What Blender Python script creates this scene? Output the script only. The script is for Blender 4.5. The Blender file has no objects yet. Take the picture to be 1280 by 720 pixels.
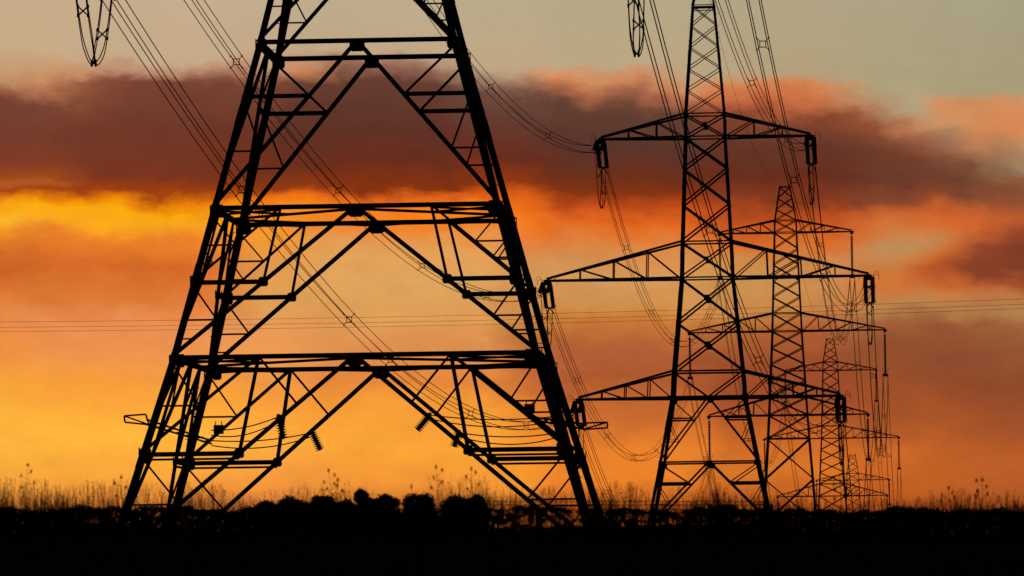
import bpy, math, random
import numpy as np
from mathutils import Vector, Matrix

SC = bpy.context.scene
COL = SC.collection
PI = math.pi
rng = np.random.default_rng(7)
random.seed(7)

# ------------------------------------------------------------------ camera
PITCH, ROLL, EYE = 0.0492, -0.0132, 1.6
cd = bpy.data.cameras.new('camera')
cam = bpy.data.objects.new('camera', cd); COL.objects.link(cam)
cam.matrix_world = Matrix.Translation((0, 0, EYE)) @ Matrix.Rotation(PI/2 + PITCH, 4, 'X') @ Matrix.Rotation(ROLL, 4, 'Z')
cd.sensor_width = 36.0
cd.lens = 7800.0/1280.0*36.0
cd.clip_start = 0.5; cd.clip_end = 60000
cd.dof.use_dof = True; cd.dof.focus_distance = 215.0; cd.dof.aperture_fstop = 8.0
SC.camera = cam

# ------------------------------------------------------------------ view
SC.cycles.sample_clamp_indirect = 2.0
SC.view_settings.view_transform = 'Standard'
SC.view_settings.look = 'None'
SC.view_settings.gamma = 1.0
SC.view_settings.exposure = 0.0
SC.view_settings.use_curve_mapping = False

# ------------------------------------------------------------------ sky
# rows of the sunset: (height, r, g, b) in sRGB, for ten bearings
SKY = {
0: [(0,198,172,138),(60,200,172,132),(92,192,155,118),(106,150,98,78),(125,112,66,60),(160,110,60,54),(200,120,58,44),(222,150,72,34),(231,180,88,35),(240,150,66,30),(250,215,110,15),(262,250,162,20),(283,253,188,40),(298,244,146,40),(318,214,110,42),(345,204,98,38),(375,228,130,55),(400,238,150,70),(430,240,150,58),(470,245,165,50),(520,253,185,52),(570,255,190,55),(610,236,150,50),(650,190,100,38)],
160: [(0,196,172,140),(70,196,170,135),(87,185,135,105),(100,115,68,62),(160,104,56,50),(220,116,52,38),(240,150,62,25),(254,235,130,10),(266,252,172,15),(280,252,168,30),(296,238,130,42),(330,216,106,40),(370,222,122,52),(400,235,150,75),(440,238,155,70),(480,248,165,50),(540,255,188,52),(590,250,175,52),(620,236,150,50),(650,190,100,38)],
330: [(0,190,170,140),(80,195,165,130),(94,170,120,90),(110,110,68,60),(160,100,52,46),(220,110,50,36),(245,140,58,26),(258,235,110,20),(274,252,145,30),(300,240,145,55),(330,228,150,80),(380,225,152,85),(420,232,155,80),(460,240,160,65),(500,250,165,50),(560,255,180,55),(610,245,160,55),(650,190,100,38)],
480: [(0,186,170,138),(60,190,165,130),(76,150,105,85),(98,95,62,58),(160,88,50,48),(210,98,45,36),(240,125,50,26),(254,218,95,25),(268,250,132,28),(285,240,132,42),(305,228,150,85),(350,225,160,95),(400,225,150,88),(440,222,140,75),(470,228,135,58),(500,245,155,55),(560,252,165,55),(610,244,150,55),(650,185,95,38)],
650: [(0,182,168,135),(85,188,165,130),(103,165,130,105),(122,100,72,68),(160,92,58,56),(200,98,46,38),(230,140,56,26),(250,228,98,24),(275,242,120,32),(295,236,122,45),(320,215,135,80),(350,215,145,88),(400,212,135,75),(420,195,112,62),(460,185,100,55),(490,205,110,50),(530,235,135,45),(580,248,155,48),(620,235,140,48),(650,180,90,34)],
800: [(0,178,165,132),(83,185,165,128),(96,208,140,95),(110,160,95,70),(130,92,64,60),(180,84,52,52),(215,100,48,36),(240,125,52,28),(262,190,75,26),(285,228,105,32),(310,220,130,68),(350,212,145,90),(385,208,135,75),(405,200,115,55),(440,178,95,53),(480,172,88,48),(520,205,110,48),(560,235,130,44),(600,238,132,44),(650,180,85,32)],
950: [(0,174,162,130),(90,182,162,125),(103,215,130,80),(123,195,100,60),(145,125,68,55),(180,92,54,50),(220,98,46,38),(250,130,55,30),(275,190,80,30),(300,215,105,42),(320,205,130,72),(350,205,140,82),(385,200,128,72),(410,185,98,52),(450,165,82,46),(500,170,82,44),(550,215,110,42),(590,230,125,42),(650,175,80,30)],
1090: [(0,172,162,130),(112,176,162,125),(130,190,130,90),(148,140,82,62),(188,105,62,52),(225,100,58,50),(250,140,70,45),(270,205,100,46),(290,210,125,65),(310,190,140,90),(330,205,130,70),(350,212,118,53),(370,205,120,62),(390,190,135,80),(405,165,100,60),(430,155,85,50),(470,160,82,44),(520,175,88,42),(560,215,110,44),(600,210,105,40),(650,165,75,28)],
1180: [(0,168,160,130),(110,172,160,122),(124,212,142,92),(144,202,145,95),(165,165,118,88),(190,120,75,62),(220,105,62,56),(240,120,65,48),(258,190,90,44),(280,215,105,44),(300,205,115,60),(320,205,110,50),(340,185,85,40),(360,195,95,45),(378,205,125,65),(395,185,130,78),(415,160,90,55),(450,148,78,48),(500,160,80,42),(560,200,100,42),(600,205,102,38),(650,165,75,28)],
1280: [(0,166,160,130),(118,170,158,122),(135,216,146,94),(160,220,140,86),(178,185,142,102),(200,160,140,108),(216,150,108,80),(234,128,80,60),(252,165,84,50),(270,192,94,46),(290,160,72,45),(308,128,62,40),(342,130,60,38),(360,172,86,44),(376,195,122,70),(392,182,130,78),(412,168,104,62),(440,156,88,52),(480,150,76,46),(530,172,86,44),(580,200,100,42),(620,190,95,38),(650,160,72,28)]
}
def morph(base, e0, e1, fringe=0):
    """the same bank seen a little further along: its upper edge moves from e0 to e1"""
    out = []
    for (p, R_, G_, B_) in SKY[base]:
        q = p*e1/e0 if p <= e0 else (e1+(p-e0)*(250-e1)/(250-e0) if p < 250 else p)
        if fringe and abs(p-e0) < 12: R_, G_, B_ = R_+(222-R_)*fringe, G_+(140-G_)*fringe, B_+(88-B_)*fringe
        out.append((q, R_, G_, B_))
    return out
def blend(a, b, ycut):
    return [t for t in a if t[0] < ycut]+[t for t in b if t[0] >= ycut]
SKY[60] = blend(morph(0, 99, 100, .45), morph(160, 94, 94), 236)
SKY[105] = morph(160, 94, 97, .2)
SKY[240] = morph(160, 94, 93)
SKY[370] = blend(morph(480, 80, 92, .7), SKY[330], 240)
SKY[430] = morph(480, 80, 80, .1)
SKY[560] = morph(480, 80, 88)
SKY[602] = blend(morph(650, 113, 104), SKY[480], 262)
SKY[700] = morph(800, 103, 96, .5)
SKY[745] = morph(800, 103, 104, .3)
SKY[860] = morph(800, 103, 114, .2)
SKY[900] = morph(950, 113, 106, .3)
SKY[1030] = morph(950, 113, 122, .3)
SKY[1135] = morph(1090, 139, 164, .2)
SKY[1225] = [(0,170,163,132),(112,172,160,124),(126,212,142,92),(150,218,138,86),(168,185,125,86),(184,150,104,80),(200,122,80,66),(228,104,64,54),(246,122,68,48),(262,190,92,46),(282,212,102,46),(298,190,90,48),(314,150,70,42),(342,138,64,40),(360,182,90,46),(376,200,122,68),(392,182,124,74),(412,164,98,58),(440,152,82,50),(480,152,76,46),(530,175,88,44),(580,202,102,44),(620,196,98,40),(650,162,74,28)]
for x_ in SKY:
    o_ = []
    for (p, R_, G_, B_) in sorted(SKY[x_]):
        if 95 < p < 246 and R_ < 155: R_, B_ = R_+7, B_-9
        if p < 90: R_, G_, B_ = R_+4, G_+2, B_+3
        if 298 < p < 425 and 320 < x_ < 960: G_ = G_+7
        if 405 < p < 630 and x_ >= 900: R_, G_, B_ = R_*.95, G_*.95, B_*.96
        if p >= 395 and x_ <= 400: G_, B_ = G_-7, B_+8
        o_.append((p, R_, G_, B_))
    SKY[x_] = o_
def lin(c):
    c = c/255.0
    return c/12.92 if c <= .04045 else ((c+.055)/1.055)**2.4

world = bpy.data.worlds.new('World'); SC.world = world; world.use_nodes = True
nt = world.node_tree; nt.nodes.clear()
def nd(t, **k):
    n = nt.nodes.new(t)
    for a, b in k.items(): setattr(n, a, b)
    return n
def mth(op, a, b=None, c=None, clamp=False):
    n = nd('ShaderNodeMath', operation=op, use_clamp=clamp)
    for i, v in enumerate((a, b, c)):
        if v is None: continue
        if isinstance(v, (int, float)): n.inputs[i].default_value = v
        else: nt.links.new(v, n.inputs[i])
    return n.outputs[0]
tc = nd('ShaderNodeTexCoord'); sep = nd('ShaderNodeSeparateXYZ')
nt.links.new(tc.outputs['Generated'], sep.inputs[0])
dx, dy, dz = sep.outputs
az = mth('ARCTAN2', dx, dy)                      # bearing from the view axis of the valley
el = mth('ARCSINE', mth('MAXIMUM', mth('MINIMUM', dz, .9999), -.9999))
# cloud banks tilt slightly (the whole picture rolls by under a degree)
U0 = mth('ADD', mth('MULTIPLY', az, 7800.0), 640.0)
V0 = mth('SUBTRACT', mth('SUBTRACT', 744.0, mth('MULTIPLY', mth('TANGENT', el), 7800.0)), mth('MULTIPLY', mth('SUBTRACT', U0, 640.0), 0.0132))
# wisps: noise in bearing/elevation displaces the banks
comb = nd('ShaderNodeCombineXYZ'); nt.links.new(az, comb.inputs[0]); nt.links.new(mth('MULTIPLY', el, 1.9), comb.inputs[1])
def noise(scale, detail, rough, off):
    v = nd('ShaderNodeVectorMath', operation='ADD'); nt.links.new(comb.outputs[0], v.inputs[0]); v.inputs[1].default_value = (off, off*1.7, off*.3)
    n = nd('ShaderNodeTexNoise'); n.inputs['Scale'].default_value = scale; n.inputs['Detail'].default_value = detail; n.inputs['Roughness'].default_value = rough
    nt.links.new(v.outputs[0], n.inputs['Vector'])
    return mth('SUBTRACT', n.outputs['Fac'], 0.5)
n1 = noise(34, 7, .58, 3.1); n2 = noise(130, 5, .6, 9.4); n3 = noise(60, 5, .55, 17.2); n4 = noise(340, 4, .6, 5.5)
U = mth('ADD', U0, mth('MULTIPLY', n3, 130.0))
V = mth('ADD', mth('ADD', mth('ADD', V0, mth('MULTIPLY', n1, 58.0)), mth('MULTIPLY', n2, 38.0)), mth('MULTIPLY', n4, 5.0))
fac = mth('DIVIDE', V, 700.0)
cols = sorted(SKY)
prev = None
for i, x in enumerate(cols):
    r = nd('ShaderNodeValToRGB'); cr = r.color_ramp; cr.interpolation = 'LINEAR'
    st = SKY[x]
    while len(cr.elements) < len(st): cr.elements.new(.5)
    for e, (p, R_, G_, B_) in zip(cr.elements, st):
        pass
    for j, (p, R_, G_, B_) in enumerate(st): cr.elements[j].position = p/700.0
    for j, (p, R_, G_, B_) in enumerate(st): cr.elements[j].color = (lin(R_), lin(G_), lin(B_), 1)
    nt.links.new(fac, r.inputs[0])
    if prev is None: prev = r.outputs[0]
    else:
        m = nd('ShaderNodeMix', data_type='RGBA'); 
        nt.links.new(mth('DIVIDE', mth('SUBTRACT', U, float(cols[i-1])), float(x-cols[i-1]), clamp=True), m.inputs['Factor'])
        nt.links.new(prev, m.inputs['A']); nt.links.new(r.outputs[0], m.inputs['B']); prev = m.outputs['Result']
# thin texture inside the cloud bank
tex = mth('ADD', 1.0, mth('ADD', mth('MULTIPLY', noise(110, 7, .66, 31.0), .36), mth('MULTIPLY', noise(26, 4, .5, 40.0), .16)))
clear = mth('DIVIDE', mth('SUBTRACT', V, 60.0), 60.0, clamp=True)      # the open sky above the bank is smooth
tex = mth('ADD', 1.0, mth('MULTIPLY', mth('SUBTRACT', tex, 1.0), mth('ADD', mth('MULTIPLY', clear, .85), .15)))
vm = nd('ShaderNodeVectorMath', operation='SCALE'); nt.links.new(prev, vm.inputs[0]); nt.links.new(tex, vm.inputs['Scale'])
# the glow lives around the sunset; elsewhere a clear dim dusk sky
gaz = mth('POWER', 2.718, mth('MULTIPLY', mth('MULTIPLY', az, az), -5.0))
gel = mth('POWER', 2.718, mth('MULTIPLY', mth('MAXIMUM', mth('SUBTRACT', el, .10), 0.0), -7.0))
mask = mth('MULTIPLY', gaz, gel)
glow = nd('ShaderNodeBackground'); nt.links.new(vm.outputs[0], glow.inputs[0]); glow.inputs[1].default_value = 1.0
SUN_EL, SUN_AZ = math.radians(2.0), math.radians(-4.0)      # azimuth from +Y, negative = left of the valley axis
sky = nd('ShaderNodeTexSky'); sky.sky_type = 'NISHITA'; sky.sun_disc = False
sky.sun_elevation = SUN_EL; sky.sun_rotation = SUN_AZ; sky.altitude = 100; sky.air_density = 1.0; sky.dust_density = 1.0
bgs = nd('ShaderNodeBackground'); nt.links.new(sky.outputs[0], bgs.inputs[0]); bgs.inputs[1].default_value = 0.006
ms = nd('ShaderNodeMixShader'); nt.links.new(mask, ms.inputs[0]); nt.links.new(bgs.outputs[0], ms.inputs[1]); nt.links.new(glow.outputs[0], ms.inputs[2])
wo = nd('ShaderNodeOutputWorld'); nt.links.new(ms.outputs[0], wo.inputs[0])
world.cycles.sampling_method = 'AUTOMATIC'

# ------------------------------------------------------------------ sun, low behind the cloud bank
sd = bpy.data.lights.new('sun', 'SUN'); sd.energy = 0.12; sd.angle = math.radians(3); sd.color = (1.0, .55, .25)
so = bpy.data.objects.new('sun', sd); COL.objects.link(so)
sdir = Vector((math.sin(SUN_AZ)*math.cos(SUN_EL), math.cos(SUN_AZ)*math.cos(SUN_EL), math.sin(SUN_EL)))
so.rotation_euler = sdir.to_track_quat('Z', 'Y').to_euler()

# ------------------------------------------------------------------ materials
def mat(name, c1, c2, scale=8.0, rough=.6, metal=0.0, bump=0.0, spec=.3):
    m = bpy.data.materials.new(name); m.use_nodes = True; t = m.node_tree; b = t.nodes['Principled BSDF']
    tx = t.nodes.new('ShaderNodeTexCoord'); n = t.nodes.new('ShaderNodeTexNoise'); n.inputs['Scale'].default_value = scale; n.inputs['Detail'].default_value = 6
    t.links.new(tx.outputs['Object'], n.inputs['Vector'])
    r = t.nodes.new('ShaderNodeValToRGB'); r.color_ramp.elements[0].color = (*c1, 1); r.color_ramp.elements[1].color = (*c2, 1)
    r.color_ramp.elements[0].position = .35; r.color_ramp.elements[1].position = .68
    t.links.new(n.outputs['Fac'], r.inputs[0]); t.links.new(r.outputs[0], b.inputs['Base Color'])
    b.inputs['Roughness'].default_value = rough; b.inputs['Metallic'].default_value = metal
    b.inputs['Specular IOR Level'].default_value = spec
    if bump:
        bp = t.nodes.new('ShaderNodeBump'); bp.inputs['Strength'].default_value = bump; t.links.new(n.outputs['Fac'], bp.inputs['Height']); t.links.new(bp.outputs[0], b.inputs['Normal'])
    return m
M = {
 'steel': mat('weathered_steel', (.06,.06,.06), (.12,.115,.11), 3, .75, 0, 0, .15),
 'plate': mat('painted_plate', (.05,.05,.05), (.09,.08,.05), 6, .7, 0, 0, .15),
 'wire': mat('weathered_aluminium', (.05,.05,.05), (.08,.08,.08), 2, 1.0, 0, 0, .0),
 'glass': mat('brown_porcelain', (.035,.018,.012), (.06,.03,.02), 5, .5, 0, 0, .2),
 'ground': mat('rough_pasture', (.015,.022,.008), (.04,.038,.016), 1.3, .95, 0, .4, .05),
 'grass': mat('dry_grass', (.07,.05,.02), (.12,.08,.035), 4, .85, 0, 0, .05),
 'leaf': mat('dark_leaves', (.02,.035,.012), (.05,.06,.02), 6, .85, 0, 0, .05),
 'bark': mat('bark', (.03,.022,.015), (.06,.045,.03), 10, .9, 0, 0, .05),
 'wood': mat('old_wood', (.06,.045,.03), (.1,.08,.06), 10, .9, 0, 0, .05),
 'concrete': mat('concrete', (.2,.19,.18), (.3,.29,.27), 5, .9, 0, 0, .1),
}

# ------------------------------------------------------------------ mesh helpers
class MB:
    def __init__(s): s.v = []; s.f = []
    def add(s, vs, fs):
        n = len(s.v); s.v += [tuple(map(float, v)) for v in vs]; s.f += [tuple(n+i for i in f) for f in fs]
    def frame(s, p, q, ref=(0,0,1)):
        p = Vector(p); q = Vector(q); d = (q-p).normalized(); r = Vector(ref)
        if abs(d.dot(r)) > .97: r = Vector((0,1,0)) if abs(d.y) < .9 else Vector((1,0,0))
        a = d.cross(r).normalized(); b = a.cross(d).normalized()
        return p, q, a, b
    def bar(s, p, q, w, h=None, ref=(0,0,1)):
        h = h or w
        p, q, a, b = s.frame(p, q, ref)
        o = [a*(-w/2)+b*(-h/2), a*(w/2)+b*(-h/2), a*(w/2)+b*(h/2), a*(-w/2)+b*(h/2)]
        s.add([p+k for k in o]+[q+k for k in o], [(3,2,1,0),(4,5,6,7),(0,1,5,4),(1,2,6,5),(2,3,7,6),(3,0,4,7)])
    def angle(s, p, q, w, n, flip=1, th=None):
        """L-section: one flange lies in the plane whose normal is n, the other sticks out along -n"""
        p = Vector(p); q = Vector(q); d = (q-p).normalized(); n = Vector(n); n = (n-d*n.dot(d)).normalized()
        a = d.cross(n).normalized()*flip; b = -n
        t = th or max(.012, w*.11)
        prof = [(-w/2,0),(w/2,0),(w/2,t),(-w/2+t,t),(-w/2+t,w*.9),(-w/2,w*.9)]
        s.add([p+a*x+b*y for x, y in prof]+[q+a*x+b*y for x, y in prof],
              [(0,1,2,3),(0,3,4,5),(9,8,7,6),(11,10,9,6)]+[(i, i+6, (i+1)%6+6, (i+1)%6) for i in range(6)])
    def corner(s, p, q, w, sx, sy):
        """leg angle, heel outwards at the tower corner"""
        p = Vector(p); q = Vector(q); t = max(.018, w*.1)
        prof = [(0,0),(-w,0),(-w,-t),(-t,-t),(-t,-w),(0,-w)]
        vs = [e+Vector((x*sx, y*sy, 0)) for e in (p, q) for x, y in prof]
        s.add(vs, [(0,1,2,3),(0,3,4,5),(9,8,7,6),(11,10,9,6)]+[(i, i+6, (i+1)%6+6, (i+1)%6) for i in range(6)])
    def plate(s, c, u, v, w, h, t=.02):
        c = Vector(c); u = Vector(u).normalized(); v = Vector(v).normalized(); n = u.cross(v).normalized()*t/2
        pts = [(-w/2,-h/3),(-w/3,-h/2),(w/3,-h/2),(w/2,-h/3),(w/2,h/3),(w/3,h/2),(-w/3,h/2),(-w/2,h/3)]
        s.add([c+u*x+v*y-n for x, y in pts]+[c+u*x+v*y+n for x, y in pts],
              [tuple(range(7,-1,-1)), tuple(range(8,16))]+[(i,(i+1)%8,(i+1)%8+8,i+8) for i in range(8)])
    def tube(s, pts, r, n=5, r2=None):
        pts = [Vector(p) for p in pts]; base = len(s.v); k = len(pts); last = None
        for i, p in enumerate(pts):
            d = (pts[min(i+1,k-1)]-pts[max(i-1,0)]).normalized()
            rf = Vector((0,0,1)) if abs(d.z) < .9 else Vector((0,1,0))
            if last is not None: rf = last
            a = d.cross(rf)
            if a.length < 1e-4: a = d.cross(Vector((1,.1,0)))
            a.normalize(); b = a.cross(d).normalized(); last = b
            rr = r if r2 is None else r+(r2-r)*i/(k-1)
            for j in range(n):
                an = 2*PI*j/n; s.v.append(tuple(p+a*(rr*math.cos(an))+b*(rr*math.sin(an))))
        for i in range(k-1):
            for j in range(n):
                s.f.append((base+i*n+j, base+i*n+(j+1)%n, base+(i+1)*n+(j+1)%n, base+(i+1)*n+j))
        s.f.append(tuple(base+j for j in range(n))[::-1]); s.f.append(tuple(base+(k-1)*n+j for j in range(n)))
    def mesh(s, name, m, smooth=False):
        me = bpy.data.meshes.new(name); me.from_pydata(s.v, [], s.f); me.materials.append(m)
        if smooth: me.polygons.foreach_set('use_smooth', [True]*len(me.polygons))
        me.update(); return me
    def build(s, name, m, parent=None, smooth=False):
        o = bpy.data.objects.new(name, s.mesh(name, m, smooth)); COL.objects.link(o)
        if parent: o.parent = parent
        return o
def tag(o, label=None, cat=None, group=None, kind=None):
    if label: o['label'] = label
    if cat: o['category'] = cat
    if group: o['group'] = group
    if kind: o['kind'] = kind
    return o
def empty(name, loc=(0,0,0), rz=0.0):
    o = bpy.data.objects.new(name, None); COL.objects.link(o); o.location = loc; o.rotation_euler = (0,0,rz); o.empty_display_size = .5
    return o
KIDS = {}
def kids(o): return [c for c in bpy.data.objects if c.parent == o]
def copy_tree(o, parent=None):
    c = o.copy(); COL.objects.link(c); c.parent = parent
    for k in kids(o): copy_tree(k, c)
    return c
def quads_mesh(name, P, m):
    """P: (n,4,3) array of quads"""
    n = len(P); me = bpy.data.meshes.new(name)
    me.vertices.add(n*4); me.vertices.foreach_set('co', P.reshape(-1).astype(np.float32))
    me.loops.add(n*4); me.loops.foreach_set('vertex_index', np.arange(n*4, dtype=np.int32))
    me.polygons.add(n); me.polygons.foreach_set('loop_start', np.arange(0, n*4, 4, dtype=np.int32)); me.polygons.foreach_set('loop_total', np.full(n, 4, dtype=np.int32))
    me.materials.append(m); me.update(); me.validate()
    return me

# ------------------------------------------------------------------ ground
GY = [-400,-60,0,20,40,50,60,80,120,200,225,300,433,614,894,1117,1600,3000,9000]
GZ = [-6,-1.4,0,.7,1.65,2.02,2.22,2.36,2.5,2.4,2.2,.2,-3.9,-1.1,-4.8,-16.7,-22,-26,-32]
def gz(x, y):
    x = np.asarray(x, float); y = np.asarray(y, float)
    z = np.interp(y, GY, GZ)
    f = np.clip((300-y)/70, 0, 1)
    z = z - 0.0132*np.clip(x, -60, 60)*f
    w = np.clip((y-240)/200, 0, 1)*.25 + .02
    return z + w*(np.sin(x*.11+y*.05)+np.sin(x*.043-y*.09+1.3)) - .04
xs = np.unique(np.concatenate([np.linspace(-20,20,81), np.linspace(-120,120,97), np.linspace(-600,600,61), np.linspace(-9000,9000,31)]))
ys = np.unique(np.concatenate([np.linspace(-60,90,151), np.linspace(90,320,116), np.linspace(320,1400,100), np.array([-400,-200,1700,2200,3000,5000,9000,8000.])]))
X, Y = np.meshgrid(xs, ys); Z = gz(X, Y)
me = bpy.data.meshes.new('ground')
nv = X.size; W_ = len(xs)
idx = np.arange(nv).reshape(X.shape)
fc = np.stack([idx[:-1,:-1], idx[:-1,1:], idx[1:,1:], idx[1:,:-1]], -1).reshape(-1,4)
me.from_pydata(np.stack([X.ravel(), Y.ravel(), Z.ravel()], -1).tolist(), [], fc.tolist())
me.polygons.foreach_set('use_smooth', [True]*len(me.polygons)); me.materials.append(M['ground'])
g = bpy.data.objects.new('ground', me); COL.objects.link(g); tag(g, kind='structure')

# ------------------------------------------------------------------ evening haze
hb_ = MB(); hb_.bar((0,-480,5), (0,9300,5), 18600, 140)
hm = bpy.data.materials.new('haze'); hm.use_nodes = True; hm.node_tree.nodes.clear()
hv = hm.node_tree.nodes.new('ShaderNodeVolumePrincipled'); hv.inputs['Density'].default_value = .00028; hv.inputs['Color'].default_value = (.92,.9,.88,1); hv.inputs['Anisotropy'].default_value = .3
ho = hm.node_tree.nodes.new('ShaderNodeOutputMaterial'); hm.node_tree.links.new(hv.outputs[0], ho.inputs['Volume'])
tag(hb_.build('haze', hm), 'thin evening haze over the whole valley', 'haze', kind='stuff')

# ------------------------------------------------------------------ towers
def wat(prof, z):
    return float(np.interp(z, [p[0] for p in prof], [p[1] for p in prof]))/2
def face_frames():
    # (u axis, outward normal) of the four faces
    return [((1,0,0),(0,-1,0)), ((0,1,0),(1,0,0)), ((-1,0,0),(0,1,0)), ((0,-1,0),(-1,0,0))]
def fpt(prof, face, u, z):
    """point on a face: u in -1..1 across the face at height z"""
    h = wat(prof, z); (ux,uy,_), (nx,ny,_) = face
    return Vector((ux*u*h+nx*h, uy*u*h+ny*h, z))
def lerp(a, b, t): return a+(b-a)*t

def k_panel(prof, zt, zb, style, parent, s=1.0, ring_w=.17):
    """inverted-V panel with its redundant members on all four faces"""
    for face in face_frames():
        n = face[1]
        main = MB()
        P0 = fpt(prof, face, 0, zt)
        rw = main.angle
        main.plate(P0+Vector(n)*.015-Vector((0,0,.18*s)), face[0], (0,0,1), .48*s, .34*s)
        secs = []
        for sg in (-1, 1):
            sec = MB(); secs.append(sec)
            F = fpt(prof, face, sg, zb)
            main.angle(P0, lerp(P0, F, .995), .14*s, n, sg)
            def leg(z): return fpt(prof, face, sg, z)
            def dg(t): return lerp(P0, F, t)
            def mem(a, b, w): sec.angle(a, b, w*s, n, sg, .012)
            if style == 'top':
                N = dg(.33); L = leg(N.z); mem(N, L, .14)
                mem(N, leg(zt-.1), .08)
                N2 = dg(.66); L2 = leg(N2.z); mem(N2, L2, .06); mem(L, N2, .06)
            else:
                t = .5 if style == 'mid' else .46
                N = dg(t); L = leg(N.z); mem(N, L, .15)
                if style == 'low': sec.angle(N+Vector((0,0,-.16*s)), L+Vector((0,0,-.16*s)), .07*s, n, sg, .012)
                Q = fpt(prof, face, sg*.52, zt)
                mem(Q, N, .09 if style == 'mid' else .12)
                mem(Q, L, .08 if style == 'mid' else .11)
                R1 = lerp(Q, L, .5); LR = leg(R1.z); mem(R1, LR, .06)
                if style == 'mid':
                    mem(R1, leg((zt+R1.z)/2+.35*(zt-R1.z)), .05)
                    R2 = lerp(Q, L, .75); mem(R2, leg(R2.z), .05); mem(R2, LR, .05)
                    S = dg(t*.5)
                else:
                    mem(R1, leg(zt-.05), .06)
                    S = dg(t*.5); mem(Q, S, .07)
                N2 = dg(t+(1-t)*(.5 if style == 'mid' else .44)); mem(N2, leg(N2.z), .06); mem(L, N2, .06)
                if style == 'mid':
                    N3 = dg(t+(1-t)*.75); mem(N3, leg(N3.z), .05)
                main.plate(N+Vector(n)*.015, face[0], (0,0,1), .3*s, .3*s)
                main.plate(fpt(prof, face, sg*.97, N.z)+Vector(n)*.02, face[0], (0,0,1), .35*s, .45*s)
        mo = main.build('face_brace', M['steel'], parent)
        for sec in secs: sec.build('secondary_brace', M['steel'], mo)

def ring(prof, z, parent, w=.17, plan=True, name='ring_beam'):
    for face in face_frames():
        b = MB(); n = face[1]
        b.angle(fpt(prof, face, -1, z), fpt(prof, face, 1, z), w, n, 1)
        for sg in (-1, 1): b.plate(fpt(prof, face, sg*.94, z-.1)+Vector(n)*.025, face[0], (0,0,1), .34*w/.17, .46*w/.17)
        b.build(name, M['steel'], parent)
    if plan:
        b = MB(); fs = face_frames()
        for i in range(4):
            a = fpt(prof, fs[i], 0, z-.05); c = fpt(prof, fs[(i+1)%4], 0, z-.05)
            b.angle(a, c, w*.6, (0,0,1), 1)
            k = fpt(prof, fs[i], 1, z-.05); b.angle(lerp(a, c, .5), k, w*.5, (0,0,1), 1)
            b.angle(fpt(prof, fs[i], .52, z-.05), fpt(prof, fs[(i+1)%4], -.52, z-.05), w*.45, (0,0,1), 1)
        b.build('plan_bracing', M['steel'], parent)

def x_panels(prof, levels, w, parent, name='lattice_brace', gusset=.32, horiz=()):
    for face in face_frames():
        n = face[1]; b = MB(); pl = MB()
        for i in range(len(levels)-1):
            z0, z1 = levels[i], levels[i+1]
            a, c = fpt(prof, face, -1, z0), fpt(prof, face, 1, z1)
            d, e = fpt(prof, face, 1, z0), fpt(prof, face, -1, z1)
            b.angle(a, c, w, n, 1); off = Vector(n)*-.03
            b.angle(d+off, e+off, w, n, -1)
            if gusset:
                h0, h1 = wat(prof, z0), wat(prof, z1); t = h0/(h0+h1)
                b.plate(lerp(a, c, t)+Vector(n)*.02, face[0], (0,0,1), gusset, gusset)
        for z in horiz: b.angle(fpt(prof, face, -1, z), fpt(prof, face, 1, z), w, n, 1)
        b.build(name, M['steel'], parent)

def legs(prof, zb, parent, w0, w1, bolts=True):
    zs = [p[0] for p in prof if p[0] > zb]; zs = [zb]+sorted(zs)
    for sx in (-1, 1):
        for sy in (-1, 1):
            b = MB()
            for i in range(len(zs)-1):
                a, c = zs[i], zs[i+1]; ha, hc = wat(prof, a), wat(prof, c)
                w = w0+(w1-w0)*(a-zb)/(zs[-1]-zb)
                b.corner((sx*ha, sy*ha, a), (sx*hc, sy*hc, c), w, sx, sy)
                if w > .12:      # splice cover where two leg lengths are bolted together
                    m_ = a+(c-a)*.5; hm = wat(prof, m_)+.012; h2 = wat(prof, m_+.6)+.012
                    b.corner((sx*hm, sy*hm, m_), (sx*h2, sy*h2, m_+.6), w*1.02, sx, sy)
            o = b.build('leg', M['steel'], parent)
            if bolts and sx*sy < 0:
                s = MB(); z = zb+2.5; k = 0
                while z < zs[-1]-.5:
                    h = wat(prof, z); dirx = sx if k % 2 else 0; diry = 0 if k % 2 else sy
                    s.bar((sx*h, sy*h, z), (sx*h+dirx*.16-.0, sy*h+diry*.16, z+.001), .022)
                    z += .42; k += 1
                tag(s.build('step_bolt', M['steel'], o), kind='stuff')
            c = MB(); h = wat(prof, zb); c.plate((sx*(h-.08), sy*(h-.08), zb+.12), (1,0,0), (0,1,0), .8, .8, .5)
            c.build('footing', M['concrete'], o)

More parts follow.
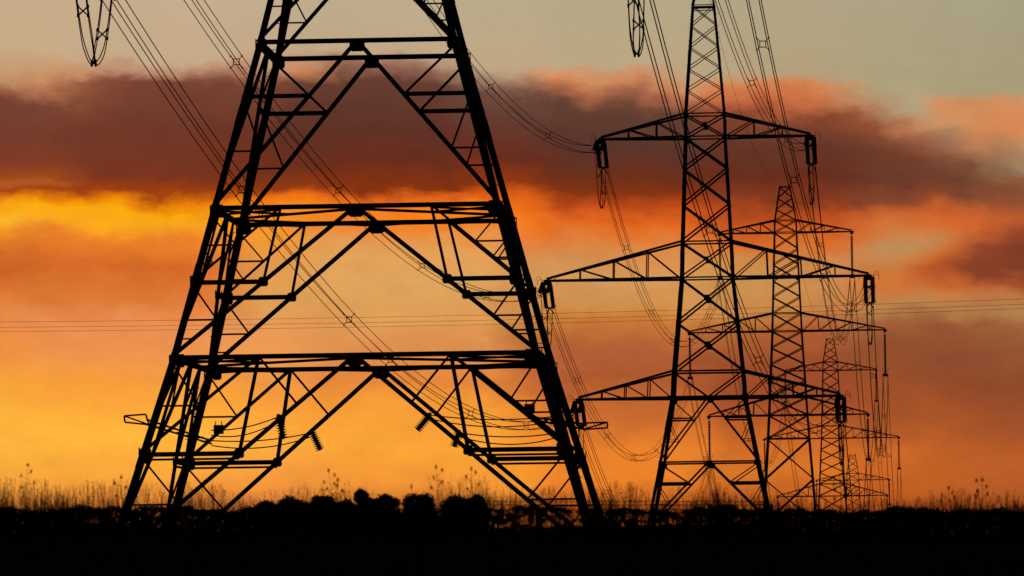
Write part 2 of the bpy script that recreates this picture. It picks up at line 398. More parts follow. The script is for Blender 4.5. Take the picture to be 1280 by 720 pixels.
def cross_arm(prof, z0, zt, half, sx, nv_, w, parent):
    """tapering lattice arm; bottom chord level, top chord sloping to the tip"""
    b = MB(); tip = Vector((sx*half, 0, z0)); h0 = wat(prof, z0); h1 = wat(prof, zt)
    dn = MB()
    for sy in (-1, 1):
        A = Vector((sx*h0, sy*h0, z0)); B = Vector((sx*h1, sy*h1, zt)); tp = tip+Vector((0, sy*.12, 0)); tq = tip+Vector((0, sy*.12, .14))
        n = (0, sy, 0)
        b.angle(A, tp, w, n, 1); b.angle(B, tq, w, n, -1)
        prevb = tp
        fr = [(i+1)/(nv_+1) for i in range(nv_)]
        pts = [(lerp(tp, A, f), lerp(tq, B, f)) for f in fr]+[(A, B)]
        for i in range(nv_):
            lo, hi = pts[i]
            dn.angle(lo, hi, w*.55, n, 1); dn.angle(hi, pts[i+1][0], w*.5, n, 1)
    for i in range(nv_+2):
        f0 = i/(nv_+1); 
        a = lerp(tip, Vector((sx*h0, -h0, z0)), f0); c = lerp(tip, Vector((sx*h0, h0, z0)), f0)
        if i: dn.bar(a, c, w*.4)
        if i < nv_+1:
            f1 = (i+1)/(nv_+1); e = lerp(tip, Vector((sx*h0, (h0 if i % 2 else -h0), z0)), f1)
            dn.bar(c if i % 2 == 0 else a, e, w*.4)
    b.plate(tip+Vector((0,0,.02)), (1,0,0), (0,1,0), .5, .45, .05); b.plate(tip+Vector((sx*.02,0,-.08)), (1,0,0), (0,0,1), .35, .35, .05)
    o = b.build('cross_arm', M['steel'], parent); dn.build('arm_lattice', M['steel'], o)

def tension_tower(name, loc, rz, lower, hb, w_arm, halfspans, rw=.155):
    """lower: list of K-ring heights under the bottom arm (negative), hb: foot level"""
    t = empty(name, loc, rz)
    prof = sorted(lower)+[(0,w_arm),(1.8,w_arm*.955),(5.2,4.3 if w_arm > 5 else 4.1),(8.3,3.72),(10.8,3.55),(18.1,2.9),(19.7,2.85),(27.4,1.6),(30.0,.35)]
    legs(prof, hb, t, .255, .12)
    zr = [p[0] for p in sorted(lower, reverse=True)][:-1]      # ring levels, high to low
    allz = [0.0]+zr+[hb+.25]
    styles = ['top','top','mid','low'] if len(allz) == 5 else ['top']*1+['mid']*(len(allz)-3)+['low']
    for i in range(len(allz)-1):
        sc = 1.0 if i else .85
        k_panel(prof, allz[i], allz[i+1], styles[i] if i else 'top', t, sc)
    for i, z in enumerate(zr): ring(prof, z, t, rw, plan=(i > 0))
    ring(prof, 0.0, t, .17, True)
    x_panels(prof, [1.8,5.2,8.3], .13, t, 'lattice_brace', .42, (1.8,))
    # V between bottom-arm chords
    v = MB()
    for face in face_frames():
        for sg in (-1,1): v.angle(fpt(prof, face, sg, 1.8), fpt(prof, face, 0, 0), .11, face[1], sg)
    v.build('lattice_brace', M['steel'], t)
    x_panels(prof, [8.3,10.8], .11, t, 'lattice_brace', .3, (8.3,10.8))
    x_panels(prof, [10.8,13.4,15.9,18.1], .12, t, 'lattice_brace', 0)
    x_panels(prof, [18.1,19.7], .1, t, 'lattice_brace', .34, (18.1,19.7))
    pk = MB()
    x_panels(prof, [19.7,21.4,22.9,24.4,25.9,27.3], .06, t, 'peak_brace', 0, (27.3,27.05,))
    for (z0, zt, h, nv_) in zip((0,8.3,18.1), (1.8,10.8,19.7), halfspans, (3,3,2)):
        for sx in (-1, 1): cross_arm(prof, z0, zt, h, sx, nv_, .16, t)
    s = MB()      # small horizontal diaphragm at the peak
    s.plate((0,0,27.2), (1,0,0), (0,1,0), 1.5, 1.5, .05); s.build('peak_platform', M['steel'], t)
    return t

LINE_GROUP = 'lattice transmission towers in one line'
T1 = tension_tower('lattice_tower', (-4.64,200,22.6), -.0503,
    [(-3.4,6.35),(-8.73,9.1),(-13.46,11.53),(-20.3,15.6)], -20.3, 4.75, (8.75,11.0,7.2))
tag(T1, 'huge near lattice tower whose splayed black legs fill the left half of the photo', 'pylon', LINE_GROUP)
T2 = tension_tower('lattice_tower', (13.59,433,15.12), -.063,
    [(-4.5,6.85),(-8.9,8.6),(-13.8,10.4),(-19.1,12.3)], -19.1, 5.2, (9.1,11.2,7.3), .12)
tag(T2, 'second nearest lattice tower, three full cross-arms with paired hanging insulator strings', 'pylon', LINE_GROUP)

def suspension_tower(loc, rz):
    t = empty('lattice_tower', loc, rz)
    prof = [(-21,7.3),(-9,5.2),(-2.3,4.25),(0,3.95),(8.27,3.05),(18.0,2.32),(19.2,2.2),(22.6,1.1)]
    legs(prof, -21, t, .24, .12, False)
    def rep(a, b, n): return [a+(b-a)*i/n for i in range(n+1)]
    x_panels(prof, rep(18.0,19.2,1)+[], 0.084, t, 'lattice_brace', 0, (18.0,19.2))
    x_panels(prof, rep(19.2,22.5,3), 0.072, t, 'peak_brace', 0, (22.5,))
    x_panels(prof, rep(10.05,18.0,5), 0.090, t, 'lattice_brace', 0, (10.05,))
    x_panels(prof, rep(8.27,10.05,1), 0.096, t, 'lattice_brace', 0, (8.27,))
    x_panels(prof, rep(1.75,8.27,4), 0.102, t, 'lattice_brace', 0, (1.75,))
    x_panels(prof, [-2.3,0,1.75], 0.108, t, 'lattice_brace', 0, (0,-2.3))
    x_panels(prof, [-21,-16,-10.8,-6.3,-2.3], 0.120, t, 'lattice_brace', 0, (-10.8,))
    for (z0, zt, h, nv_) in zip((0,8.27,18.0), (1.75,10.05,19.2), (7.8,9.6,6.5), (3,4,3)):
        for sx in (-1, 1): cross_arm(prof, z0, zt, h, sx, nv_, .13, t)
    return t
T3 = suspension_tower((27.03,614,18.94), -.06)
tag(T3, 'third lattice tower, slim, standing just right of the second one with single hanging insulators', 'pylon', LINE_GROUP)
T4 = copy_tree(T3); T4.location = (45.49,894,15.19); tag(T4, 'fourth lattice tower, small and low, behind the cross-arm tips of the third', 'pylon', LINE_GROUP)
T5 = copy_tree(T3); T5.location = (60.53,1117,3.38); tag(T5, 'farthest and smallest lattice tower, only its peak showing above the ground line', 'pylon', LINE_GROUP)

# ------------------------------------------------------------------ line geometry
TW = {1: ((-4.64,200,22.6), .0503, [(0,8.75),(8.3,11.0),(18.1,7.2)], 'T', 30.0),
      2: ((13.59,433,15.12), .063, [(0,9.1),(8.3,11.2),(18.1,7.3)], 'T', 30.0),
      3: ((27.03,614,18.94), .06, [(0,7.8),(8.27,9.6),(18.0,6.5)], 'S', 22.6),
      4: ((45.49,894,15.19), .06, [(0,7.8),(8.27,9.6),(18.0,6.5)], 'S', 22.6),
      5: ((60.53,1117,3.38), .06, [(0,7.8),(8.27,9.6),(18.0,6.5)], 'S', 22.6)}
LV = ['bottom', 'middle', 'top']; SD = {-1: 'left', 1: 'right'}
NTH = {1: 'nearest', 2: 'second', 3: 'third', 4: 'fourth', 5: 'farthest'}
def tip(k, lv, s, off=0.0, drop=0.0):
    (x0, y0, z0), yaw, arms, typ, pk = TW[k]; z, a = arms[lv]; c, sn = math.cos(yaw), math.sin(yaw); x = s*a
    return Vector((x0+x*c+off*sn, y0-x*sn+off*c, z0+z-drop))
def att(k, lv, s, side):
    return tip(k, lv, s, side*(4.0 if (k == 2 and side > 0) else 4.2), 1.75 if (k == 2 and side > 0) else .95) if TW[k][3] == 'T' else tip(k, lv, s, 0, 4.75)

def discs(b, p, q, n, r):
    p = Vector(p); q = Vector(q); d = q-p; L = d.length; d.normalize()
    a = d.cross(Vector((.3,1,.2))).normalized(); c = d.cross(a)
    prof = []
    for i in range(n):
        t = L*(i+.5)/n; k = L/n
        prof += [(t-k*.45,r*.42),(t-k*.2,r*.75),(t,r),(t+k*.08,r*.9),(t+k*.25,r*.42)]
    prof = [(0,.03)]+prof+[(L,.03)]; S = 10; base = len(b.v)
    for t, rr in prof:
        for j in range(S):
            an = 2*PI*j/S; b.v.append(tuple(p+d*t+a*(rr*math.cos(an))+c*(rr*math.sin(an))))
    for i in range(len(prof)-1):
        for j in range(S): b.f.append((base+i*S+j, base+i*S+(j+1)%S, base+(i+1)*S+(j+1)%S, base+(i+1)*S+j))

def make_tension_set():
    """double string along +Y from the arm tip, dropping .95 m over 4.2 m"""
    t = empty('tension_insulator'); dr = Vector((0, 4.2, -.95)); u = dr.normalized()
    h = MB(); h.plate(u*3.95, (1,0,0), u, .6, .16, .04); h.build('yoke_plate', M['steel'], t)
    h = MB(); h.plate(u*.35, (1,0,0), u, .6, .2, .04); h.bar((0,0,0), u*.35, .07)
    h.build('yoke_plate', M['steel'], t)
    for sx in (-1, 1):
        b = MB(); discs(b, Vector((sx*.25,0,0))+u*.42, Vector((sx*.25,0,0))+u*3.85, 16, .15); b.build('disc_string', M['glass'], t, False)
        r = MB(); c = Vector((sx*.25,0,0))+u*.45
        r.tube([c+Vector((sx*.02,0,0)), c+Vector((sx*.1,.1,.35)), c+Vector((sx*.26,.25,.5)), c+Vector((sx*.42,.35,.36)), c+Vector((sx*.44,.4,.15))], .016, 5)
        c = Vector((sx*.25,0,0))+u*3.9
        r.tube([c, c+Vector((sx*.1,-.15,.15)), c+Vector((sx*.22,-.3,.08)), c+Vector((sx*.2,-.35,-.12)), c+Vector((0,-.3,-.2))], .016, 5)
        r.build('arcing_horn', M['steel'], t)
    c = MB()
    for sx in (-1, 1):
        for sz in (-1, 1): c.bar(u*3.95, u*4.25+Vector((sx*.24, 0, sz*.24)), .06)
    c.build('clamp', M['steel'], t)
    return t
def make_jumper(deep, e0, e1):
    t = empty('jumper_loop')
    def P(s, sx, sz):
        a = s*2-1
        z = lerp(-e0, -e1, s)-deep*(1-abs(a)**1.7); y = 4.1*a
        k = .16 if abs(a) > .4 else .16*(.4+.6*abs(a)/.4)
        return Vector((sx*k, y - (0.0), z+sz*k*.9))
    for sx in (-1, 1):
        for sz in (-1, 1):
            b = MB(); b.tube([P(i/32, sx, sz) for i in range(33)], .019, 5); b.build('wire', M['wire'], t, True)
    for s in (.16, .5, .8):
        b = MB(); c = P(s, 0, 0)
        pr = {(a, d): P(s, a, d) for a in (-1,1) for d in (-1,1)}
        b.bar(pr[(-1,-1)], pr[(1,1)], .045); b.bar(pr[(-1,1)], pr[(1,-1)], .045)
        for p in pr.values(): b.bar(p-Vector((0,.05,.03)), p+Vector((0,.05,.03)), .07)
        b.build('spacer', M['steel'], t)
    return t
def make_suspension_set():
    t = empty('suspension_insulator')
    b = MB(); discs(b, (0,0,-.35), (0,0,-4.2), 26, .16); b.build('disc_string', M['glass'], t, True)
    h = MB(); h.bar((0,0,.05), (0,0,-.4), .06); h.build('shackle', M['steel'], t)
    h = MB(); h.plate((0,0,-4.35), (1,0,0), (0,0,1), .55, .3, .04)
    for sx in (-1, 1):
        h.bar((sx*.24,-.25,-4.52), (sx*.24,.25,-4.52), .08); h.bar((sx*.24,-.25,-4.98), (sx*.24,.25,-4.98), .08); h.bar((sx*.24,0,-4.4), (sx*.24,0,-4.98), .04)
    h.build('yoke_plate', M['steel'], t)
    r = MB()
    for sx in (-1, 1): r.tube([(0,0,-4.2),(sx*.2,0,-4.0),(sx*.32,0,-3.8),(sx*.25,0,-3.62)], .016, 5)
    r.build('arcing_horn', M['steel'], t)
    return t
TI = make_tension_set(); JL = make_jumper(3.35, 1.0, 1.75); J1 = make_jumper(2.75, .95, .95); SI = make_suspension_set()
first = {'TI': True, 'JL': True, 'J1': True, 'SI': True}
def get(key, src):
    if first[key]: first[key] = False; return src
    return None
placing = []
for k in (1, 2):
    for lv in (0, 1, 2):
        if k == 1 and lv: continue
        for s in (-1, 1):
            for side in (-1, 1): placing.append(('TI', TI, k, lv, s, side))
            placing.append(('J1', J1, k, lv, s, 0) if k == 1 else ('JL', JL, k, lv, s, 0))
for k in (3, 4, 5):
    for lv in (0, 1, 2):
        for s in (-1, 1): placing.append(('SI', SI, k, lv, s, 0))
for key, src, k, lv, s, side in placing:
    o = get(key, src) or copy_tree(src)
    yaw = TW[k][1]; o.location = tip(k, lv, s, 0, .1)
    if key == 'TI':
        o.rotation_euler = (-.2 if (side > 0 and k == 2) else 0, 0, -yaw if side > 0 else PI-yaw)
        tag(o, '%s double insulator string at the %s tip of the %s cross-arm, %s tower' % ('far side' if side > 0 else 'near side', SD[s], LV[lv], NTH[k]), 'insulator', 'paired insulator strings on the cross-arm tips')
    elif key in ('JL', 'J1'):
        o.rotation_euler = (0, 0, -yaw); o.location = tip(k, lv, s, 0, .0)
        if k == 1:
            lab = ('wire loop hanging from above at the top left corner of the sky' if s < 0 else 'narrow wire loop hanging from above into the sky between the two big towers')
        else: lab = 'wire loop hanging under the %s tip of the %s cross-arm, second tower' % (SD[s], LV[lv])
        tag(o, lab, 'wire loop', 'jumper loops under the cross-arm tips')
    else:
        o.rotation_euler = (0, 0, -yaw)
        tag(o, 'single insulator string under the %s tip of the %s cross-arm, %s tower' % (SD[s], LV[lv], NTH[k]), 'insulator', 'hanging insulators on the smaller towers')

# conductors: four sub-wires with X spacers
def span(name, A, B, sag, quad, spacers, label, group, r=.0205, hz=.24):
    A = Vector(A); B = Vector(B); t = empty(name, A)
    n = 48; d = B-A; side = Vector((d.y, -d.x, 0)).normalized()
    def P(f): return d*f-Vector((0,0,4*sag*f*(1-f)))
    if quad:
        for a in (-1, 1):
            for c in (-1, 1):
                b = MB(); b.tube([P(i/n)+side*a*hz+Vector((0,0,c*hz)) for i in range(n+1)], r, 4); b.build('conductor', M['wire'], t, True)
        for f in spacers:
            b = MB(); c = P(f); dd = (P(f+.01)-P(f)).normalized()
            k = [c+side*a*hz+Vector((0,0,e*hz)) for a, e in ((-1,-1),(1,-1),(1,1),(-1,1))]
            q = [c+side*a*hz*.5+Vector((0,0,e*hz*.5)) for a, e in ((-1,-1),(1,-1),(1,1),(-1,1))]
            for i in range(4):
                b.bar(q[i], q[(i+1)%4], .035); b.bar(q[i], lerp(q[i], k[i], 1.08), .03); b.bar(k[i]-dd*.1, k[i]+dd*.1, .055)
            b.build('spacer', M['steel'], t)
        tag(t, label, 'power line', group)
        return t
    b = MB(); b.tube([P(i/n) for i in range(n+1)], r, 4); b.build('conductor', M['wire'], t, True)
    tag(t, label, 'wire', group)
    return t
SAG = {(1,0,-1):5.7,(1,1,-1):6.1,(1,2,-1):6.2,(1,0,1):6.4,(1,1,1):7.8,(1,2,1):6.9}
SPC = {(1,0,-1):[.16,.335,.42,.62,.8],(1,1,-1):[.235,.41,.6,.79],(1,2,-1):[.2,.4,.6,.79],(1,0,1):[.2,.4,.6,.8],(1,1,1):[.04,.2,.35,.55,.8],(1,2,1):[.2,.4,.57,.8]}
for k in (1, 2, 3, 4):
    for lv in (0, 1, 2):
        for s in (-1, 1):
            A = att(k, lv, s, 1); B = att(k+1, lv, s, -1)
            sag = SAG.get((k, lv, s), {2: 9.0, 3: 13.0, 4: 9.0}.get(k, 6))
            sp = SPC.get((k, lv, s), [.14+.0*lv,.32,.5,.68,.86])
            span('conductor_bundle', A, B, sag, True, sp, 'four-wire line from the %s to the %s tower, %s side, %s cross-arms' % (NTH[k], NTH[k+1], SD[s], LV[lv]), 'four-wire power lines strung between the towers')
    a = TW[k]; c = TW[k+1]
    span('earth_wire', (a[0][0], a[0][1], a[0][2]+a[4]), (c[0][0], c[0][1], c[0][2]+c[4]), 4.0, False, [], 'single thin wire between the peaks of the %s and %s towers' % (NTH[k], NTH[k+1]), 'single wires between tower peaks', r=.011)
# a light line crossing far behind
for i, (dz_, lab) in enumerate(((0.0,'uppermost'), (-.55,'middle'), (-1.0,'lowest'))):
    t = empty('distant_wire', (-170, 650, 0)); b = MB()
    b.tube([(x, 0+.0*x, 30.7+dz_+1.42e-4*(x-170+33)**2) for x in np.linspace(0, 340, 60)], .016, 4)
    b.build('conductor', M['wire'], t, True)
    tag(t, '%s of the thin wires crossing the whole sky level behind the towers' % lab, 'wire', 'thin wires crossing the sky level')

# ------------------------------------------------------------------ fittings low on the nearest tower (in its own frame)
cT, sT = math.cos(.0503), math.sin(.0503)
def loc1(px, py, off):
    """picture-scale helper -> tower-local metres on a plane 'off' metres behind the tower centre"""
    D = 200+off
    X_ = (px-640)/7800*D; Zv = EYE+(744-py-.0132*(px-640))/7800*D
    x = X_+4.64; y = off
    return Vector((x*cT-y*sT, x*sT+y*cT, Zv-22.6))
for sg, (px, py, off) in ((-1,(271,537,5.7)), (1,(660,511,-5.9))):
    c = loc1(px, py, off); b = MB()
    b.bar(c-Vector((0,0,.15)), c+Vector((0,0,.15)), .33, .05); b.bar(c+Vector((-.1,0,.12)), c+Vector((-.1,0,.27)), .03); b.bar(c+Vector((.1,0,.12)), c+Vector((.1,0,.27)), .03)
    b.build('number_plate', M['plate'], T1)
def outrigger(pts, end, off):
    b = MB(); a, c = [loc1(x, y, off) for x, y in pts]
    for dy in (-.35, .35):
        for dz in (-.08, .08): b.bar(a+Vector((0,dy,dz)), c+Vector((0,dy*.3,dz*.6)), .06)
    for i in range(7):
        p = lerp(a, c, i/7); q = lerp(a, c, (i+1)/7); f = 1-.7*i/7
        b.bar(p+Vector((0,-.35*f,-.08)), q+Vector((0,.35*f,.08)), .045)
    e = [loc1(x, y, off) for x, y in end]
    for i in range(len(e)): b.bar(e[i], e[(i+1)%len(e)], .055)
    b.bar(e[0], e[2], .05)
    b.build('outrigger', M['steel'], T1)
outrigger([(182,528),(262,553)], [(153,520),(180,518),(184,531),(154,528)], 2.0)
outrigger([(726,533),(668,524)], [(757,528),(728,529),(726,537),(757,535)], 2.0)
STR = [((346,521),(352,549),-5.9,'short insulator hanging from the left front diagonal of the nearest tower'),
       ((388,541),(398,563),6.6,'slanting insulator on the left rear diagonal of the nearest tower, lowest on that side'),
       ((535,519),(519,538),6.6,'slanting glassy insulator on the upper right diagonal of the nearest tower'),
       ((571,541),(565,559),-5.9,'short dark insulator between the two right diagonals of the nearest tower')]
ends = [((262,538),2.0), ((262,551),2.0), ((690,521),2.0), ((690,542),2.0)]
MT = Matrix.Translation((-4.64,200,22.6)) @ Matrix.Rotation(-.0503, 4, 'Z')
for (a, c, off, lab), (e, eo) in zip(STR, ends):
    A = MT @ loc1(a[0], a[1], off); C_ = MT @ loc1(c[0], c[1], off); E_ = MT @ loc1(e[0], e[1], eo)
    t = empty('hanging_insulator', A); b = MB(); discs(b, (0,0,0), C_-A, 9, .17); b.build('disc_string', M['glass'], t, True)
    h = MB(); h.plate((0,0,.02), (1,0,0), (0,0,1), .13, .13, .05); h.build('clamp', M['steel'], t)
    tag(t, lab, 'insulator', 'small insulators low on the nearest tower')
    for j, dz in enumerate((0, -.12)):
        w = MB(); st = A+Vector((0,0,dz)); dd = E_+Vector((0,0,dz*1.3))-st
        w.tube([dd*f-Vector((0,0,4*(.12+.1*j)*f*(1-f))) for f in np.linspace(0, 1, 16)], .019, 4)
        o = w.build('slack_wire', M['wire'], None, True); o.location = st
        tag(o, '%s slack wire running sideways from the %s' % (('upper','lower')[j], lab.split(' of the')[0]), 'wire', 'slack wires low on the nearest tower')

# ------------------------------------------------------------------ vegetation
def px2x(px, y): return (px-640)/7800*y
def blades(x, y, z, h, w, lean, n_seg=3):
    """curved flat grass stems -> quads"""
    n = len(x); th = rng.uniform(0, 2*PI, n); bx = np.cos(rng.uniform(0, PI, n)); out = []
    ld = np.stack([np.cos(th), np.sin(th)], -1)*lean[:,None]
    wd = np.stack([bx, np.sqrt(1-bx**2)], -1)*w[:,None]/2
    def P(f, s):
        zz = z+h*f; off = ld*(f**2)*h[:,None]; k = (1-f*.6)
        return np.stack([x+off[:,0]+s*wd[:,0]*k, y+off[:,1]+s*wd[:,1]*k, zz], -1)
    for i in range(n_seg):
        f0, f1 = i/n_seg, (i+1)/n_seg
        out.append(np.stack([P(f0,-1), P(f0,1), P(f1,1), P(f1,-1)], 1))
    tipp = P(1.0, 0)
    return np.concatenate(out), tipp
def leaves(c, size, n):
    """random quads around centres c (m,3)"""
    a = rng.normal(size=(n,3)); a /= np.linalg.norm(a, axis=1)[:,None]
    b = rng.normal(size=(n,3)); b -= a*(a*b).sum(1)[:,None]; b /= np.linalg.norm(b, axis=1)[:,None]
    s = size*rng.uniform(.6, 1.4, n)[:,None]
    return np.stack([c-a*s, c-b*s*.5, c+a*s, c+b*s*.5], 1)
def dens_grass(px):
    k = [(-900,.8),(0,1),(120,.9),(200,.7),(280,.8),(330,.45),(420,.6),(470,.2),(520,.25),(560,.8),(600,.8),(680,.7),(740,1),(780,1.1),(850,.8),(900,1.1),(960,.9),(1050,.7),(1180,1),(1280,1),(2200,.8)]
    return np.interp(px, [a for a,_ in k], [b for _,b in k])
def h_grass(px):
    k = [(0,.36),(250,.34),(330,.22),(400,.38),(440,.36),(480,.16),(520,.2),(545,.42),(600,.42),(700,.36),(770,.44),(830,.34),(890,.42),(950,.32),(1000,.26),(1120,.24),(1180,.36),(1280,.32)]
    return np.interp(px, [a for a,_ in k], [b for _,b in k])*np.where(px < 620, .92, .74)
allq = []
N = 9000
y = rng.uniform(56, 70, N*2); px = rng.uniform(-900, 2200, N*2)
keep = rng.random(N*2) < dens_grass(px)*.8; y = y[keep]; px = px[keep]
x = px2x(px, y); z = gz(x, y)
clump = .9+.25*np.sin(px*.09)*np.sin(px*.031+2)
h = (.16+h_grass(px)*clump*np.abs(rng.normal(.65, .38, len(px)))) * (y/60)**.3
h = np.minimum(h, .2+.95*h_grass(px))
q, tp = blades(x, y, z, h, rng.uniform(.003,.006,len(x)), rng.uniform(0,.22,len(x))); allq.append(q)
sel = rng.random(len(tp)) < .55
heads = tp[sel]
for kk in range(8): allq.append(leaves(heads+rng.normal(0, .004, heads.shape)+np.array([0,0,-.009*kk]), .0065, len(heads)))
# fine fringe of stems, most of them rooted in the tangle on the crest
N = 56000; px = rng.uniform(-900, 2200, N)
cl = sum(np.sin(px*f_+p_) for f_, p_ in ((.021,1.1),(.047,4.0),(.083,2.2),(.19,.7),(.37,3.3)))/5
kp = rng.random(N) < np.clip(.38+.75*cl, .1, 1)*dens_grass(px); px = px[kp]; cl = cl[kp]; N = len(px)
inside = rng.random(N) < .85
y = np.where(inside, rng.uniform(60, 61.6, N), rng.uniform(55, 70, N)); x = px2x(px, y); z = gz(x, y); base = np.where(inside, rng.uniform(.06, .17, N), 0.0)
h = .2+h_grass(px)*rng.exponential(.27,N)*(1+.5*cl)
h = np.minimum(h, .2+.9*h_grass(px)*rng.uniform(.45,1,N))-base
q, tp = blades(x, y, z+base, h, rng.uniform(.003,.007,N), rng.exponential(.28,N)); allq.append(q)
o = bpy.data.objects.new('grass', quads_mesh('grass', np.concatenate(allq), M['grass'])); COL.objects.link(o)
tag(o, 'dry seeding grass standing along the top of the black bank', 'grass', kind='stuff')

# dense ground cover: leaves up to about 0.2 m with a few thin places where the sky shows through
N = 150000
y = rng.uniform(60, 61.6, N); x = rng.uniform(-9.5, 9.5, N); u = rng.random(N); g0 = gz(x, y)
top = .232+.016*np.sin(x*7.1)+.014*np.sin(x*3.3+1)+.012*np.sin(x*19)+.008*np.sin(x*43)
zz = top*u
# thin spots in the tangle: (from x, to x, how many)
holes = []
for xa, xb, nn in ((-4.75,-4.4,7),(-4.15,-3.75,9),(-3.65,-3.45,4),(-3.3,-3.05,5),(-.28,.92,95),(.95,1.5,34),(1.52,1.9,18),(2.05,2.3,6),(2.7,2.8,3)):
    for _ in range(nn): holes.append((rng.uniform(xa, xb), rng.uniform(.07, .2), rng.uniform(.016, .045), rng.uniform(.012, .03)))
keep = np.ones(N, bool)
for hx, hz_, ha, hb_ in holes:
    d_ = ((x-hx)/ha)**2+((zz-hz_)/hb_)**2
    keep &= ~((d_ < 1) & (rng.random(N) > .04))
c = np.stack([x, y, g0+zz], -1)[keep]
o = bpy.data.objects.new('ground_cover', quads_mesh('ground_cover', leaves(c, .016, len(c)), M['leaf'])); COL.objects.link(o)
tag(o, 'low dark tangle of weeds and brambles on the crest of the bank', 'weeds', kind='stuff')
# short turf down the near slope
N = 60000; y = rng.uniform(16, 58, N); x = rng.uniform(-9, 9, N)*(y/50); z = gz(x, y)
q, _ = blades(x, y, z, rng.uniform(.03,.11,N), rng.uniform(.003,.007,N), rng.uniform(.1,.8,N), 2)
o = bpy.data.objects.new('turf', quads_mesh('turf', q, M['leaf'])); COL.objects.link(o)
tag(o, 'rough short turf covering the black near slope', 'grass', kind='stuff')

# rounded shrubs on the crest
def shrub(px, topy, wpx, lab, narrow=False, D=66.0, sub=1):
    s = D/7800; xc = px2x(px, D); zg = float(gz(xc, D)); ztop = EYE+(744-topy-.0132*(px-640))*s
    H = ztop-zg; W = wpx*s/2*1.12; ztop += .02; H = ztop-zg
    t = empty('shrub', (xc, D, zg))
    n = int(5200*max(1, wpx/36)); 
    d = rng.normal(size=(n,3)); d /= np.linalg.norm(d, axis=1)[:,None]
    r = rng.random(n)**.28
    far_ = np.where(rng.random(n) < .05, rng.uniform(1.03, 1.2, n), 1.0)
    lump = far_+.07*np.sin(d[:,0]*5+px)+.05*np.sin(d[:,2]*7+px*2)+.04*np.sin(d[:,0]*13+d[:,1]*9)
    d[:,2] = np.sign(d[:,2])*np.abs(d[:,2])**(.75 if not narrow else 1.0)
    if narrow:      # a round knob carried on a thin neck of leaves
        top_ = rng.random(n) < .6
        c = np.where(top_[:,None], d*(r*lump)[:,None]*np.array([W,W,W*1.05])+np.array([0,0,H-W*1.05]), d*(r*lump)[:,None]*np.array([W*.8,W*.8,H*.42])+np.array([0,0,H*.42]))
    else:
        hh = min(H*.5, W*1.15); c = d*(r*lump)[:,None]*np.array([W, W, hh])+np.array([0,0,H-hh])
        low = rng.random(n) < .3; c[low] = d[low]*(r*lump)[low][:,None]*np.array([W*.9,W*.9,H*.45])+np.array([0,0,H*.45])
    f = bpy.data.objects.new('foliage', quads_mesh('foliage', leaves(c, .016, n), M['leaf'])); COL.objects.link(f); f.parent = t
    b = MB()
    for k in range(5):
        a = k*2*PI/5; b.tube([(0,0,-.1), (math.cos(a)*W*.25, math.sin(a)*W*.25, H*.4), (math.cos(a)*W*.55, math.sin(a)*W*.55, H*.78)], .018, 5, .005)
    b.build('stem', M['bark'], t)
    tag(t, lab, 'shrub', 'rounded dark shrubs along the crest')
shrub(328, 629, 34, 'lowest flat shrub of the row, at its left end by the grass')
shrub(361, 623.5, 46, 'low broad dark shrub, second from the left of the row')
shrub(400, 622, 32, 'small rounded shrub with a pointed seed stalk above it, third from the left')
shrub(427, 627, 30, 'small low shrub tucked left of the round knob shrub')
shrub(448, 614.5, 16, 'tallest narrow shrub with a round knob top', True)
shrub(463, 625, 26, 'small low shrub between the knob-topped shrub and the flat-topped one')
shrub(480, 620, 30, 'flat-topped dark shrub just right of the knob-topped shrub')
shrub(520, 619, 40, 'dome-shaped round shrub standing alone under the middle of the nearest tower')
shrub(568, 621, 44, 'broad flat dark shrub right of the dome-shaped one')
shrub(592, 622, 24, 'small shrub at the right end of the row beside the wire fence')

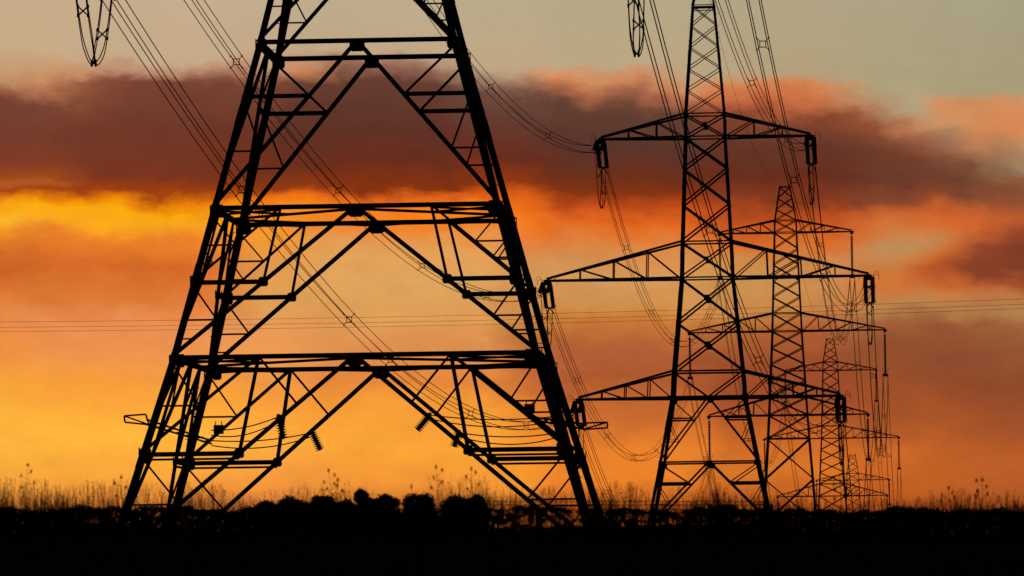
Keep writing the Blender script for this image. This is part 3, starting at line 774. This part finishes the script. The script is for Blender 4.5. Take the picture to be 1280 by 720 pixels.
# wire fence on the crest, half lost in the weeds
fen = empty('wire_fence', (0, 77, 0))
def fz(px, py, D): return EYE+(744-py-.0132*(px-640))/7800*D
for px_ in (604, 668, 742, 812, 884, 960):
    xx = px2x(px_, 77); b = MB(); zt = fz(px_, 630.5, 77); b.bar((xx,0,float(gz(xx,77))-.2), (xx,0,zt), .05); b.build('post', M['wood'], fen)
for j, py_ in enumerate((626.5, 631, 637)):
    b = MB(); b.tube([(px2x(p_, 77), 0, fz(p_, py_+.6*math.sin((p_-604)/71*PI)**2, 77)) for p_ in range(600, 970, 12)], .004, 4); b.build('wire', M['steel'], fen)
tag(fen, 'low wire fence half hidden in weeds between the shrubs and the second tower', 'fence')

# individual taller weeds
def weed(px, topy, D, kind, lab):
    xc = px2x(px, D); zg = float(gz(xc, D)); H = fz(px, topy, D)-zg
    t = empty('weed_stalk', (xc, D, zg)); b = MB()
    lean = rng.uniform(-.05, .05)
    def S(f): return Vector((lean*H*f*f+.006*math.sin(f*7+px), 0, H*f))
    b.tube([S(i/8) for i in range(9)], .0035, 5, .0015)
    hp = [S(1.0)]
    for k in range(kind):
        f = .62+.32*k/max(1, kind); p = S(f); sg = 1 if k % 2 else -1
        e = p+Vector((sg*rng.uniform(.03,.07), rng.uniform(-.03,.03), rng.uniform(.02,.06))); b.tube([p, lerp(p, e, .6)-Vector((0,0,.004)), e], .002, 4, .001); hp.append(e)
    b.build('stem', M['grass'], t)
    for p in hp:
        q = leaves(np.array(p)+rng.normal(0, 1, (42,3))*np.array([.006,.006,.011]), .007, 42)
        f_ = bpy.data.objects.new('seed_head', quads_mesh('seed_head', q, M['grass'])); COL.objects.link(f_); f_.parent = t
    tag(t, lab, 'weed', 'tall weed stalks above the grass')
weed(30, 581, 60, 4, 'tall branching weed stalk above the grass at the far left')
weed(151, 596, 62, 3, 'weed stalk with a dark head just left of the foot of the nearest tower')
weed(411, 588, 62, 4, 'tall thin weed stalk behind the shrub row, left of the knob-topped shrub')
weed(421, 600, 60, 3, 'knobbly weed stalk close right of the tall thin one behind the shrubs')
weed(401, 612, 64, 1, 'short pointed weed stalk rising from a small rounded shrub')
weed(513, 608, 62, 2, 'short weed stalk with a drooping head above the dome-shaped shrub')
weed(544, 584, 60, 4, 'tallest weed stalk right of the dome-shaped shrub')
weed(590, 586, 61, 4, 'tall weed stalk above the right end of the shrub row')
weed(1046, 602, 58, 5, 'dark many-headed weed stalk right of the fourth tower')
weed(1222, 600, 58, 5, 'tall dark seed-headed weed stalk near the right edge')
weed(1180, 610, 58, 4, 'bushy dark weed stalk in the grass on the right')
print('objects', len(bpy.data.objects))
